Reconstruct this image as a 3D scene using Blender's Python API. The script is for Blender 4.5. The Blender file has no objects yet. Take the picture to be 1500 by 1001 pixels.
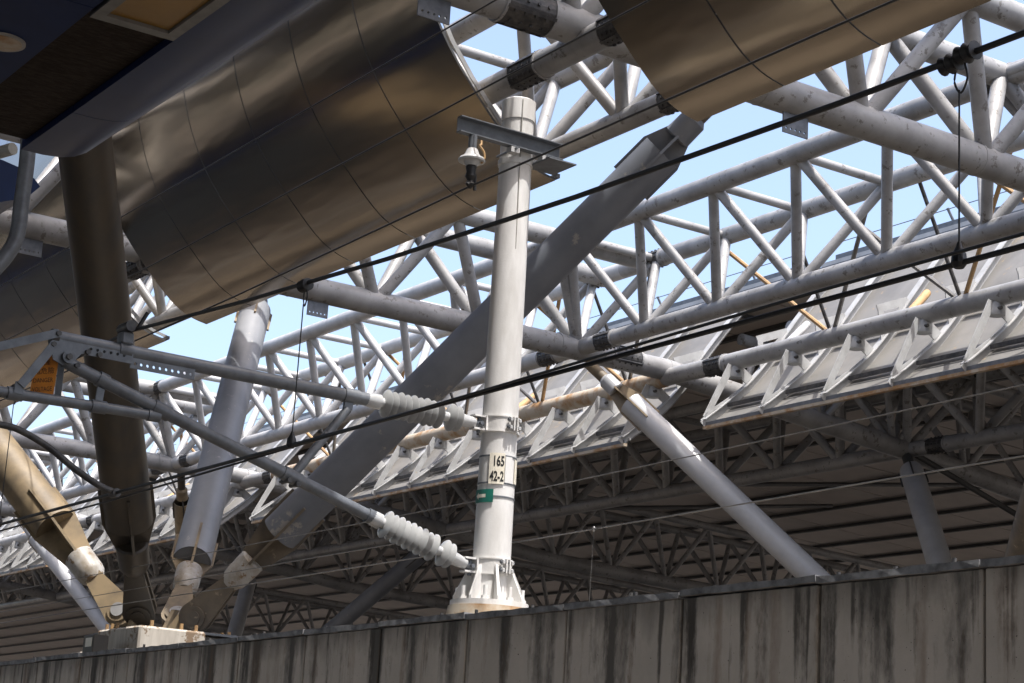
import bpy, bmesh, math, random
from mathutils import Vector as V, Matrix as M
random.seed(7)
S = bpy.context.scene
COL = S.collection

# ------------------------------------------------------------------ camera
# world: X across the tracks, Y along the tracks, Z up, camera at the origin
PXC, PYC, F = 750.0, 500.5, 2829.069
AX = V((0.82705068, -0.1822331, -0.53176899))      # world X, Y, Z axes seen in camera space
AY = V((-0.55921091, -0.17048763, -0.81130581))
AZ = V((0.05718674, 0.96836205, -0.24290865))
ROT = M((AX, AY, AZ))
cam = bpy.data.cameras.new('camera')
cam.sensor_width = 36.0
cam.lens = 36.0 * F / 1500.0
cam.clip_start = 0.1
cam.clip_end = 3000
camo = bpy.data.objects.new('camera', cam)
COL.objects.link(camo)
camo.matrix_world = ROT.to_4x4()
S.camera = camo

# ------------------------------------------------------------------ sky, sun, exposure
SUN_EL = 70.0
sun_h = V((0.07, -1.0)).normalized()
sd = V((sun_h.x * math.cos(math.radians(SUN_EL)), sun_h.y * math.cos(math.radians(SUN_EL)), math.sin(math.radians(SUN_EL))))
W = bpy.data.worlds.new('World')
S.world = W
W.use_nodes = True
nt = W.node_tree
bg = nt.nodes['Background']
sky = nt.nodes.new('ShaderNodeTexSky')
sky.sky_type = 'NISHITA'
sky.sun_disc = False
sky.sun_elevation = math.radians(SUN_EL)
sky.sun_rotation = math.atan2(sd.x, sd.y)
sky.air_density = 0.88
sky.dust_density = 4.5
sky.ozone_density = 0.5
nt.links.new(sky.outputs[0], bg.inputs[0])
bg.inputs[1].default_value = 0.15
sl = bpy.data.lights.new('sun', 'SUN')
sl.energy = 2.65
sl.angle = math.radians(0.53)
sl.color = (1.0, 0.975, 0.94)
so = bpy.data.objects.new('sun', sl)
COL.objects.link(so)
so.rotation_euler = sd.to_track_quat('Z', 'Y').to_euler()
so.location = (0, -20, 60)
S.view_settings.view_transform = 'Standard'
S.view_settings.look = 'None'
S.view_settings.exposure = 1.42
S.view_settings.gamma = 1.0
S.render.engine = 'CYCLES'
S.cycles.max_bounces = 8
S.cycles.diffuse_bounces = 4
S.cycles.glossy_bounces = 4

# ------------------------------------------------------------------ materials
def mat(name, c1, c2=None, rough=0.5, metal=0.0, scale=2.0, bump=0.0, stretch=(1, 1, 1), lo=0.4, hi=0.65, spots=None, detail=6, bscale=None):
    """base colour c1 broken up by weathering c2 (world-space noise); spots=(colour, scale, threshold)"""
    m = bpy.data.materials.new(name)
    m.use_nodes = True
    t = m.node_tree
    b = t.nodes['Principled BSDF']
    b.inputs['Roughness'].default_value = rough
    b.inputs['Metallic'].default_value = metal
    g = t.nodes.new('ShaderNodeNewGeometry')
    mp = t.nodes.new('ShaderNodeMapping')
    mp.inputs['Scale'].default_value = stretch
    t.links.new(g.outputs['Position'], mp.inputs[0])
    n = t.nodes.new('ShaderNodeTexNoise')
    n.inputs['Scale'].default_value = scale
    n.inputs['Detail'].default_value = detail
    n.inputs['Roughness'].default_value = 0.62
    t.links.new(mp.outputs[0], n.inputs['Vector'])
    r = t.nodes.new('ShaderNodeValToRGB')
    r.color_ramp.elements[0].position = lo
    r.color_ramp.elements[1].position = hi
    r.color_ramp.elements[0].color = (*c1, 1)
    r.color_ramp.elements[1].color = (*(c2 or tuple(x * 0.8 for x in c1)), 1)
    t.links.new(n.outputs['Fac'], r.inputs[0])
    out = r.outputs[0]
    if spots:
        n2 = t.nodes.new('ShaderNodeTexNoise')
        n2.inputs['Scale'].default_value = spots[1]
        n2.inputs['Detail'].default_value = 8
        n2.inputs['Roughness'].default_value = 0.7
        t.links.new(g.outputs['Position'], n2.inputs['Vector'])
        r2 = t.nodes.new('ShaderNodeValToRGB')
        r2.color_ramp.elements[0].position = spots[2]
        r2.color_ramp.elements[1].position = spots[2] + 0.03
        t.links.new(n2.outputs['Fac'], r2.inputs[0])
        mx = t.nodes.new('ShaderNodeMixRGB')
        mx.inputs[2].default_value = (*spots[0], 1)
        t.links.new(r2.outputs[0], mx.inputs[0])
        t.links.new(out, mx.inputs[1])
        out = mx.outputs[0]
    t.links.new(out, b.inputs['Base Color'])
    if bump:
        bp = t.nodes.new('ShaderNodeBump')
        bp.inputs['Strength'].default_value = bump
        bp.inputs['Distance'].default_value = 0.02
        if bscale:
            n3 = t.nodes.new('ShaderNodeTexNoise')
            n3.inputs['Scale'].default_value = bscale
            t.links.new(g.outputs['Position'], n3.inputs['Vector'])
            t.links.new(n3.outputs['Fac'], bp.inputs['Height'])
        else:
            t.links.new(n.outputs['Fac'], bp.inputs['Height'])
        t.links.new(bp.outputs[0], b.inputs['Normal'])
    return m

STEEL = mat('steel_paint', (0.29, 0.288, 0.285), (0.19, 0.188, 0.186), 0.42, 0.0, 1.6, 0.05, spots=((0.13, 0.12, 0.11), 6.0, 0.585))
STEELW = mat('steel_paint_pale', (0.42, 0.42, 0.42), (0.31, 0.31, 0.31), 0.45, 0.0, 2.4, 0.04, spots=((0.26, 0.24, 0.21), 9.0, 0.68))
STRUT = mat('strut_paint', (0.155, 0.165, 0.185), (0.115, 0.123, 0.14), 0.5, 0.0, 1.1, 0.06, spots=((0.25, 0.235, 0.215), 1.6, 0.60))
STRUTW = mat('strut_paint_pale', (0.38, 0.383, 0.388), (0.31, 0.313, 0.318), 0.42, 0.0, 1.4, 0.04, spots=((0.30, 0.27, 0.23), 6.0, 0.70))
SOCK = mat('socket_paint', (0.38, 0.37, 0.35), (0.22, 0.18, 0.13), 0.5, 0.0, 3.5, 0.1, spots=((0.20, 0.13, 0.07), 6.0, 0.58))
STRUTC = mat('strut_paint_shaded', (0.215, 0.222, 0.235), (0.17, 0.177, 0.19), 0.45, 0.0, 1.4, 0.05, spots=((0.33, 0.32, 0.31), 5.0, 0.64))  # darker copy of the pale strut paint, shade put into the colour
DULL = mat('strut_dull_brown', (0.15, 0.12, 0.085), (0.09, 0.075, 0.06), 0.55, 0.0, 2.5, 0.08, spots=((0.25, 0.20, 0.14), 4.0, 0.6))
OCHRE = mat('strut_ochre_dust', (0.235, 0.175, 0.10), (0.10, 0.078, 0.052), 0.6, 0.0, 1.8, 0.08, spots=((0.33, 0.30, 0.26), 4.0, 0.66))
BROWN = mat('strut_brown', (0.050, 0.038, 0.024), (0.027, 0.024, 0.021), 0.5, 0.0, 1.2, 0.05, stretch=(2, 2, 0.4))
RUST = mat('rust_ochre', (0.40, 0.25, 0.11), (0.26, 0.16, 0.08), 0.65, 0.0, 4.0, 0.1)
RUSTPIPE = mat('rusted_pipe', (0.42, 0.36, 0.28), (0.30, 0.17, 0.07), 0.6, 0.0, 2.6, 0.1, lo=0.45, hi=0.6)
GALV = mat('galvanised_steel', (0.135, 0.146, 0.162), (0.09, 0.098, 0.11), 0.45, 0.2, 9.0, 0.05)
DARKST = mat('dark_splice', (0.035, 0.035, 0.037), (0.09, 0.085, 0.08), 0.5, 0.3, 9.0, 0.3)
BLACK = mat('black_cable', (0.012, 0.012, 0.013), (0.02, 0.02, 0.02), 0.5, 0.0, 8.0)
WIRE = mat('bare_wire', (0.17, 0.165, 0.16), (0.11, 0.107, 0.104), 0.4, 0.6, 8.0)
MAST = mat('mast_paint', (0.64, 0.632, 0.618), (0.50, 0.488, 0.468), 0.55, 0.0, 3.0, 0.06, stretch=(2, 2, 0.5), spots=((0.36, 0.31, 0.26), 9.0, 0.69), bscale=60.0)
PLATE = mat('number_plate', (0.72, 0.68, 0.58), (0.66, 0.61, 0.50), 0.5, 0.0, 6.0)
INK = mat('black_print', (0.012, 0.012, 0.012), None, 0.5)
GREEN = mat('green_sticker', (0.005, 0.13, 0.095), (0.004, 0.10, 0.075), 0.45, 0.0, 5.0)
ORANGE = mat('orange_sign', (0.62, 0.22, 0.02), (0.5, 0.17, 0.02), 0.5, 0.0, 6.0)
PORC = mat('insulator_polymer', (0.42, 0.425, 0.425), (0.34, 0.345, 0.345), 0.15, 0.0, 6.0)
BRONZE = mat('bronze_cladding', (0.45, 0.385, 0.30), (0.37, 0.315, 0.245), 0.20, 1.0, 0.8, 0.0, stretch=(1, 0.3, 1))
RIBM = mat('rib_paint', (0.36, 0.365, 0.365), (0.28, 0.28, 0.275), 0.5, 0.0, 3.0, 0.03, spots=((0.36, 0.31, 0.24), 5.0, 0.68))
SKINM = mat('panel_skin', (0.185, 0.178, 0.166), (0.14, 0.135, 0.126), 0.5, 0.0, 1.4, 0.03, spots=((0.25, 0.20, 0.14), 3.0, 0.62))
CEIL = mat('ceiling_sheet', (0.52, 0.46, 0.41), (0.44, 0.39, 0.35), 0.65, 0.0, 0.7)
DARKGREY = mat('dark_purlin', (0.06, 0.06, 0.06), (0.04, 0.04, 0.04), 0.6, 0.0, 2.0)
BLUE = mat('blue_canopy_paint', (0.007, 0.02, 0.075), (0.006, 0.016, 0.06), 0.32, 0.0, 2.0)
BLUE.node_tree.nodes['Principled BSDF'].inputs['Specular IOR Level'].default_value = 0.22
BLUE2 = BLUE.copy()
BLUE2.name = 'blue_soffit_paint'
BLUE2.node_tree.nodes['Principled BSDF'].inputs['Specular IOR Level'].default_value = 0.04
DIRT = mat('dirty_soffit', (0.020, 0.014, 0.010), (0.040, 0.030, 0.022), 0.8, 0.0, 6.0, 0.5, stretch=(2, 5, 1))
DIRT.node_tree.nodes['Principled BSDF'].inputs['Specular IOR Level'].default_value = 0.1
YELLOW = mat('yellow_panel', (0.27, 0.14, 0.014), (0.22, 0.115, 0.012), 0.4, 0.0, 2.0)
GREYTRIM = mat('grey_trim', (0.33, 0.32, 0.29), (0.25, 0.24, 0.22), 0.5, 0.0, 6.0)
FRAMEM = mat('panel_frame_grey', (0.17, 0.165, 0.15), (0.12, 0.115, 0.105), 0.5, 0.0, 6.0)
PIERM = mat('pier_concrete', (0.50, 0.46, 0.40), (0.36, 0.32, 0.27), 0.8, 0.0, 3.0, 0.15, stretch=(3, 3, 0.4), spots=((0.20, 0.14, 0.09), 3.5, 0.56))
COPE = mat('coping_mortar', (0.22, 0.22, 0.225), (0.09, 0.09, 0.092), 0.8, 0.0, 7.0, 0.4)
GROUNDM = mat('ballast_ground', (0.10, 0.085, 0.068), (0.065, 0.055, 0.045), 0.9, 0.0, 14.0, 0.6)
PLATM = mat('platform_paving', (0.16, 0.155, 0.15), (0.12, 0.118, 0.115), 0.7, 0.0, 2.0)

def wall_material():
    m = bpy.data.materials.new('stained_concrete')
    m.use_nodes = True
    t = m.node_tree
    L = t.links.new
    b = t.nodes['Principled BSDF']
    b.inputs['Roughness'].default_value = 0.85
    g = t.nodes.new('ShaderNodeNewGeometry')
    def noise(scale, stretch, detail=6, rough=0.6):
        mp = t.nodes.new('ShaderNodeMapping')
        mp.inputs['Scale'].default_value = stretch
        L(g.outputs['Position'], mp.inputs[0])
        n = t.nodes.new('ShaderNodeTexNoise')
        n.inputs['Scale'].default_value = scale
        n.inputs['Detail'].default_value = detail
        n.inputs['Roughness'].default_value = rough
        L(mp.outputs[0], n.inputs['Vector'])
        return n.outputs['Fac']
    def ramp(x, a, c):
        r = t.nodes.new('ShaderNodeMapRange')
        r.inputs[1].default_value = a
        r.inputs[2].default_value = c
        L(x, r.inputs[0])
        return r.outputs[0]
    def mix(f, a, c):
        x = t.nodes.new('ShaderNodeMixRGB')
        L(f, x.inputs[0])
        for i, q in ((1, a), (2, c)):
            if isinstance(q, tuple):
                x.inputs[i].default_value = (*q, 1)
            else:
                L(q, x.inputs[i])
        return x.outputs[0]
    def mul(a, c):
        x = t.nodes.new('ShaderNodeMath')
        x.operation = 'MULTIPLY'
        L(a, x.inputs[0])
        L(c, x.inputs[1])
        return x.outputs[0]
    base = mix(ramp(noise(1.3, (1, 1, 1)), 0.35, 0.7), (0.54, 0.47, 0.40), (0.43, 0.375, 0.315))
    # run-off stains: long vertical streaks that start at the coping and fade as they run down
    sep = t.nodes.new('ShaderNodeSeparateXYZ')
    L(g.outputs['Position'], sep.inputs[0])
    def math2(op, a, c):
        x = t.nodes.new('ShaderNodeMath')
        x.operation = op
        for i, q in enumerate((a, c)):
            if isinstance(q, (int, float)):
                x.inputs[i].default_value = q
            else:
                L(q, x.inputs[i])
        return x.outputs[0]
    def drip(scale, lo, hi, length, rag):
        """columns of dirt (noise along Y only); each runs down from the coping for its own length"""
        body = noise(scale, (0, 1.0, 0.035), 3, 0.55)
        edge = noise(22.0, (1, 1, 0.35), 5, 0.7)
        v = math2('ADD', body, math2('MULTIPLY', math2('SUBTRACT', edge, 0.5), rag))
        down = math2('SUBTRACT', 1.66, sep.outputs['Z'])
        run = math2('DIVIDE', down, length)
        own = math2('MULTIPLY', math2('SUBTRACT', noise(scale * 0.8, (0, 1.0, 0), 2), 0.5), 3.0)
        v = math2('SUBTRACT', v, math2('MULTIPLY', math2('MAXIMUM', math2('SUBTRACT', run, math2('ADD', own, 0.35)), 0.0), 0.16))
        return ramp(v, lo, hi)
    cloud = ramp(noise(3.2, (1, 1, 0.6), 7, 0.7), 0.3, 0.75)
    base = mix(math2('MULTIPLY', cloud, 0.45), base, (0.31, 0.27, 0.225))
    col = mix(math2('MULTIPLY', drip(2.3, 0.50, 0.60, 1.5, 0.16), 0.90), base, (0.060, 0.052, 0.043))
    col = mix(math2('MULTIPLY', drip(7.5, 0.56, 0.66, 0.8, 0.18), 0.85), col, (0.045, 0.036, 0.028))
    col = mix(math2('MULTIPLY', drip(4.1, 0.55, 0.68, 2.2, 0.22), 0.5), col, (0.17, 0.10, 0.055))
    topd = ramp(math2('ADD', sep.outputs['Z'], math2('MULTIPLY', noise(6.0, (1, 1, 0.3), 4), 0.5)), 1.65, 1.95)
    col = mix(math2('MULTIPLY', topd, 0.7), col, (0.06, 0.055, 0.048))
    s3 = ramp(noise(9.0, (1, 1.2, 0.05), 3, 0.5), 0.64, 0.72)
    col = mix(math2('MULTIPLY', mul(s3, ramp(noise(0.8, (1, 1, 1)), 0.5, 0.65)), 0.35), col, (0.42, 0.40, 0.37))
    pits = ramp(noise(42.0, (1, 1, 1), 2), 0.71, 0.74)
    col = mix(pits, col, (0.05, 0.045, 0.04))
    L(col, b.inputs['Base Color'])
    bp = t.nodes.new('ShaderNodeBump')
    bp.inputs['Strength'].default_value = 0.25
    bp.inputs['Distance'].default_value = 0.01
    L(noise(25.0, (1, 1, 1)), bp.inputs['Height'])
    L(bp.outputs[0], b.inputs['Normal'])
    return m
WALLM = wall_material()

# long ripples in the bronze sheet
t = BRONZE.node_tree
g_ = t.nodes.new('ShaderNodeNewGeometry')
mp_ = t.nodes.new('ShaderNodeMapping')
mp_.inputs['Scale'].default_value = (1.3, 0.33, 1.3)
n_ = t.nodes.new('ShaderNodeTexNoise')
n_.inputs['Scale'].default_value = 1.5
n_.inputs['Detail'].default_value = 2.2
b_ = t.nodes.new('ShaderNodeBump')
b_.inputs['Strength'].default_value = 0.33
b_.inputs['Distance'].default_value = 0.05
t.links.new(g_.outputs['Position'], mp_.inputs[0])
t.links.new(mp_.outputs[0], n_.inputs['Vector'])
t.links.new(n_.outputs['Fac'], b_.inputs['Height'])
t.links.new(b_.outputs[0], t.nodes['Principled BSDF'].inputs['Normal'])

# ------------------------------------------------------------------ helpers
def ray(px, py):
    return ROT @ V(((px - PXC) / F, -(py - PYC) / F, -1.0))
def tagit(o, label, cat, group=None):
    o['label'] = label
    o['category'] = cat
    if group:
        o['group'] = group
    return o
def thing(name, label, cat, loc=(0, 0, 0), group=None):
    o = bpy.data.objects.new(name, None)
    o.empty_display_size = 0.2
    COL.objects.link(o)
    o.location = loc
    return tagit(o, label, cat, group)
def link(name, me, parent=None, mw=None):
    """link a mesh; mw is its world matrix, vertices otherwise given in world space"""
    o = bpy.data.objects.new(name, me)
    COL.objects.link(o)
    mw = mw or M.Identity(4)
    if parent is not None:
        o.parent = parent
        p = M.Identity(4)
        q = parent
        chain = []
        while q is not None:
            chain.append(q.matrix_basis.copy())
            q = q.parent
        for k in reversed(chain):
            p = p @ k
        o.matrix_basis = p.inverted() @ mw
    else:
        o.matrix_basis = mw
    return o
def finish(bm, m, smooth=False, angle=None):
    bmesh.ops.recalc_face_normals(bm, faces=bm.faces)
    me = bpy.data.meshes.new('mesh')
    bm.to_mesh(me)
    bm.free()
    me.materials.append(m)
    if smooth:
        for p in me.polygons:
            p.use_smooth = True
        if angle:
            me.set_sharp_from_angle(angle=math.radians(angle))
    return me
_cyl = {}
def cyl_mesh(m, seg=16, r2=1.0):
    k = (m.name, seg, r2)
    if k not in _cyl:
        bm = bmesh.new()
        bmesh.ops.create_cone(bm, cap_ends=True, segments=seg, radius1=1, radius2=r2, depth=1)
        _cyl[k] = finish(bm, m, True, 40)
    return _cyl[k]
def tube(name, a, b, r, m, parent=None, seg=16, r2=None):
    a, b = V(a), V(b)
    d = b - a
    mw = M.Translation((a + b) / 2) @ d.to_track_quat('Z', 'Y').to_matrix().to_4x4() @ M.Diagonal((r, r, d.length, 1))
    return link(name, cyl_mesh(m, seg, round((r2 / r), 3) if r2 else 1.0), parent, mw)
_box = {}
def box(name, lo, hi, m, parent=None, bevel=0.0):
    lo, hi = V(lo), V(hi)
    s = hi - lo
    k = (m.name, round(s.x, 3), round(s.y, 3), round(s.z, 3), bevel)
    if k not in _box:
        bm = bmesh.new()
        bmesh.ops.create_cube(bm, size=1, matrix=M.Diagonal((s.x, s.y, s.z, 1)))
        if bevel:
            bmesh.ops.bevel(bm, geom=bm.edges[:], offset=bevel, segments=1, affect='EDGES')
        _box[k] = finish(bm, m)
    return link(name, _box[k], parent, M.Translation((lo + hi) / 2))
def sweep_mesh(pts, r, m, seg=10, cap=True):
    """round pipe through points"""
    bm = bmesh.new()
    pts = [V(p) for p in pts]
    rings = []
    up = V((0.13, 0.2, 0.97))
    for i, p in enumerate(pts):
        d = (pts[min(i + 1, len(pts) - 1)] - pts[max(i - 1, 0)]).normalized()
        u = d.cross(up).normalized()
        w = u.cross(d)
        rr = r[i] if isinstance(r, (list, tuple)) else r
        rings.append([bm.verts.new(p + rr * (math.cos(2 * math.pi * k / seg) * u + math.sin(2 * math.pi * k / seg) * w)) for k in range(seg)])
    for A, B in zip(rings, rings[1:]):
        for k in range(seg):
            bm.faces.new((A[k], A[(k + 1) % seg], B[(k + 1) % seg], B[k]))
    if cap:
        bm.faces.new(rings[0])
        bm.faces.new(rings[-1])
    return finish(bm, m, True, 50)
def smooth_path(pts, n=6):
    pts = [V(p) for p in pts]
    out = []
    for i in range(len(pts) - 1):
        p0, p1, p2, p3 = pts[max(i - 1, 0)], pts[i], pts[i + 1], pts[min(i + 2, len(pts) - 1)]
        for k in range(n):
            t = k / n
            out.append(0.5 * ((2 * p1) + (p2 - p0) * t + (2 * p0 - 5 * p1 + 4 * p2 - p3) * t * t + (3 * p1 - p0 - 3 * p2 + p3) * t ** 3))
    out.append(pts[-1])
    return out
def lathe_mesh(prof, m, seg=24, angle=35):
    """prof: list of (r, z) around local Z"""
    bm = bmesh.new()
    rings = []
    for r, z in prof:
        rings.append([bm.verts.new((r * math.cos(2 * math.pi * k / seg), r * math.sin(2 * math.pi * k / seg), z)) for k in range(seg)])
    for A, B in zip(rings, rings[1:]):
        for k in range(seg):
            bm.faces.new((A[k], A[(k + 1) % seg], B[(k + 1) % seg], B[k]))
    if prof[0][0] > 0.0005:
        bm.faces.new(rings[0])
    if prof[-1][0] > 0.0005:
        bm.faces.new(rings[-1])
    bmesh.ops.remove_doubles(bm, verts=bm.verts, dist=1e-5)
    return finish(bm, m, True, angle)
def plate_mesh(outline, holes, th, m, bev=0.0):
    """flat plate in local XY with real holes; holes are lists of points"""
    bm = bmesh.new()
    edges = []
    for loop in [outline] + list(holes):
        vs = [bm.verts.new((x, y, 0)) for x, y in loop]
        for i in range(len(vs)):
            edges.append(bm.edges.new((vs[i], vs[(i + 1) % len(vs)])))
    bmesh.ops.triangle_fill(bm, edges=edges, use_beauty=True)
    for f in bm.faces:
        f.normal_update()
        if f.normal.z < 0:
            f.normal_flip()
    ext = bmesh.ops.extrude_face_region(bm, geom=bm.faces[:])
    for v in [g for g in ext['geom'] if isinstance(g, bmesh.types.BMVert)]:
        v.co.z += th
    for v in bm.verts:
        v.co.z -= th / 2
    return finish(bm, m)
def circ(cx, cy, r, n=12):
    return [(cx + r * math.cos(2 * math.pi * k / n), cy + r * math.sin(2 * math.pi * k / n)) for k in range(n)]
def extrude_poly(name, pts3, offs, m, parent=None):
    """closed polygon pts3 extruded by the vector offs"""
    bm = bmesh.new()
    a = [bm.verts.new(V(p)) for p in pts3]
    b = [bm.verts.new(V(p) + V(offs)) for p in pts3]
    n = len(a)
    bm.faces.new(a)
    bm.faces.new(list(reversed(b)))
    for i in range(n):
        bm.faces.new((a[i], a[(i + 1) % n], b[(i + 1) % n], b[i]))
    return link(name, finish(bm, m), parent)
def frame_xz(o, n=V((0, -1, 0))):
    """matrix that lays local XY on the world XZ plane at o (local Z towards -Y)"""
    return M.Translation(o) @ M(((1, 0, 0), (0, 0, -1), (0, 1, 0))).to_4x4()
def bolts_mesh(n, r, dx, m):
    bm = bmesh.new()
    for i in range(n):
        bmesh.ops.create_cone(bm, cap_ends=True, segments=6, radius1=r, radius2=r, depth=r * 1.4, matrix=M.Translation((dx * i, 0, 0)))
    return finish(bm, m)
_spl = {}
def splice(a, b, r, m_parent, seg=24):
    """bolted splice window: raised sleeve coloured dark like a shaded recess, with rows of bolt heads between two collars"""
    a, b = V(a), V(b)
    d = b - a
    L = d.length
    k = (round(r, 3), round(L, 2))
    if k not in _spl:
        bm = bmesh.new()
        bmesh.ops.create_cone(bm, cap_ends=True, segments=seg, radius1=r * 1.022, radius2=r * 1.022, depth=L)  # sleeve stands proud; its dark colour stands in for shade inside the window
        for q in range(10):
            an = 2 * math.pi * q / 10
            for z in range(4):
                zz = (z - 1.5) * L / 4.6
                mw = M.Rotation(an, 4, 'Z') @ M.Translation((r * 1.03, 0, zz)) @ M.Rotation(math.pi / 2, 4, 'Y')
                bmesh.ops.create_cone(bm, cap_ends=True, segments=6, radius1=0.024, radius2=0.024, depth=0.035, matrix=mw)
        for q in range(4):
            an = 2 * math.pi * q / 4 + 0.5
            bmesh.ops.create_cube(bm, size=1, matrix=M.Rotation(an, 4, 'Z') @ M.Translation((r * 1.02, 0, 0)) @ M.Diagonal((0.04, 0.04, L * 1.02, 1)))
        nf = len(bm.faces)
        for e in (-1, 1):
            bmesh.ops.create_cone(bm, cap_ends=True, segments=seg, radius1=r * 1.09, radius2=r * 1.09, depth=0.035, matrix=M.Translation((0, 0, e * (L / 2 + 0.01))))
        bm.faces.ensure_lookup_table()
        for f in bm.faces[nf:]:
            f.material_index = 1
        _spl[k] = finish(bm, DARKST)
        _spl[k].materials.append(STEEL)
    mw = M.Translation((a + b) / 2) @ d.to_track_quat('Z', 'Y').to_matrix().to_4x4()
    return link('splice_joint', _spl[k], m_parent, mw)

# ------------------------------------------------------------------ layout of the station roof
ZB, ZT = 9.17, 11.0                      # bottom / top chord level
XA, XB = 14.36, 21.30                    # longitudinal truss lines either side of the open gap
FR = [-1.66, 17.42, 30.11, 49.19, 61.88, 80.96, 93.65, 112.7]     # transverse frames
NP = [9, 6, 9, 6, 9, 6, 9]
HW = 1.05                                # half width of a longitudinal truss
TW = 0.77                                # half width of a transverse truss

# ------------------------------------------------------------------ ground and platform
def sheet(name, lo, hi, m):
    o = box(name, lo, hi, m)
    o['kind'] = 'structure'
    return o
sheet('ground', (-900, -900, -3.4), (900, 900, -2.9), GROUNDM)
sheet('platform', (-4.5, -60, -2.9), (2.6, 130, -1.6), PLATM)

SLAB = mat('track_slab_concrete', (0.36, 0.31, 0.25), (0.26, 0.22, 0.175), 0.85, 0.0, 3.0, 0.2)
sheet('track_bed', (3.0, -60, -2.896), (8.4, 130, -2.62), SLAB)

# ------------------------------------------------------------------ barrier wall
XW, WP, WZ = 8.62, 1.411, 1.685
wall = thing('barrier_wall', 'long stained concrete barrier wall with vertical panel joints below the white mast', 'wall', (XW, 14, -2.9))
y = 7.93 - WP * 5
k = 0
while y < 62:
    dx = random.uniform(-0.006, 0.006)
    box('concrete_panel', (XW + dx, y + 0.013, -2.9), (XW + 0.17 + dx, y + WP - 0.013, WZ - 0.052), WALLM, wall, 0.008)
    dz = random.uniform(-0.009, 0.009)
    bm = bmesh.new()
    bmesh.ops.create_cube(bm, size=1, matrix=M.Diagonal((0.24, WP - 0.012, 0.048, 1)))
    bmesh.ops.subdivide_edges(bm, edges=[e for e in bm.edges if abs(e.verts[0].co.y - e.verts[1].co.y) > 0.5], cuts=9)
    for v in bm.verts:
        v.co += V((random.uniform(-0.004, 0.004), 0, random.uniform(-0.0045, 0.0045)))
    link('coping', finish(bm, COPE), wall, M.Translation((XW + 0.085, y + WP / 2, WZ - 0.025 + dz)))
    for q in range(3):
        if random.random() < 0.5:
            yy = y + random.uniform(0.1, 1.3)
            tube('coping_bolt', (XW - 0.01, yy, WZ - 0.02), (XW - 0.01, yy, WZ + random.uniform(0.01, 0.03)), 0.014, DARKST, wall, 8)
    y += WP
    k += 1
box('joint_backing', (XW + 0.06, 7.93 - WP * 5, -2.9), (XW + 0.15, y, WZ - 0.08), DARKGREY, wall)
box('ledge', (XW + 0.21, 7.93 - WP * 5, -2.9), (9.52, 20.0, 1.70), PIERM, wall)

# ------------------------------------------------------------------ trusses
def tree_strut(name, base, top, r, label, bodym, endm, group=None, t0=0.17, t1=0.90, topm=None):
    """pin-jointed raking strut: hollow tube, crossed tapering plates at both ends, sockets, eye plate and pin"""
    base, top = V(base), V(top)
    o = thing(name, label, 'strut', base, group)
    d = (top - base)
    L = d.length
    dn = d.normalized()
    sx_ = V((base.x + 2, base.y, 0)).cross(dn).normalized()
    fr = M((sx_, dn.cross(sx_), dn)).transposed().to_4x4()
    MW = M.Translation(base) @ fr
    a, b = L * t0, L * t1
    ri = r - 0.025
    prof = [(r, a), (r, (a + b) / 2), (r, b), (ri, b), (ri, b - 1.2), (0.001, b - 1.22), (0.001, a + 1.22), (ri, a + 1.2), (ri, a), (r, a)]
    link('tube', lathe_mesh(prof, bodym, 28), o, MW)
    rs = r * 0.66
    zs = L * 0.075
    link('socket', lathe_mesh([(rs * 0.62, zs - 0.10), (rs * 0.95, zs + 0.0), (rs, zs + 0.06), (rs * 1.04, zs + 0.36), (rs * 0.9, zs + 0.38)], SOCK if endm is not BROWN else BROWN, 24), o, MW)
    zt = L - 0.55
    link('socket', lathe_mesh([(rs * 0.9, zt - 0.32), (rs * 1.04, zt - 0.3), (rs, zt), (rs * 0.7, zt + 0.06)], bodym, 24), o, MW)
    for q in range(2):
        rot = M.Rotation(math.pi / 2 * q + 0.12, 4, 'Z')
        for (z0, z1, zz0, zz1, pm) in ((zs + 0.3, a + 0.02, a + 0.01, a + 0.55, endm), (zt - 0.25, b - 0.02, b - 0.01, b - 0.55, topm or endm)):
            bm = bmesh.new()
            w0, w1 = rs * 0.98, r + 0.035
            out = [(w0, z0), (w1, z1), (w1, zz1), (-w1, zz1), (-w1, z1), (-w0, z0)]
            fa = [bm.verts.new((x, -0.017, z)) for x, z in out]
            fb = [bm.verts.new((x, 0.017, z)) for x, z in out]
            bm.faces.new(fa)
            bm.faces.new(list(reversed(fb)))
            for i in range(6):
                bm.faces.new((fa[i], fa[(i + 1) % 6], fb[(i + 1) % 6], fb[i]))
            link('fin_plate', finish(bm, pm), o, MW @ rot)
    # eye plate and pin at the foot
    eye = [(0.21 * math.cos(t), 0.21 * math.sin(t)) for t in [math.pi * (1 + k / 10) for k in range(11)]] + [(rs * 0.6, zs - 0.05), (-rs * 0.6, zs - 0.05)]
    side = V((0.53, 0.81, 0)).cross(dn).normalized()
    nrm = dn.cross(side).normalized()
    EM = M((side, dn, side.cross(dn))).transposed().to_4x4()
    EM = M.Translation(base) @ EM
    for s in (-1, 1):
        link('eye_plate', plate_mesh(eye, [], 0.05, endm), o, EM @ M.Translation((0, 0, s * 0.07)))
    w = EM.to_3x3() @ V((0, 0, 1))
    tube('pin', base - w * 0.15, base + w * 0.15, 0.095, STEEL if endm is OCHRE else endm, o, 20)
    tube('pin_washer', base - w * 0.125, base + w * 0.125, 0.155, endm, o, 24)
    # gusset at the head
    tube('head_plate', base + dn * (L - 0.55), base + dn * L, rs * 0.7, endm, o, 12)
    return o

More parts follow.
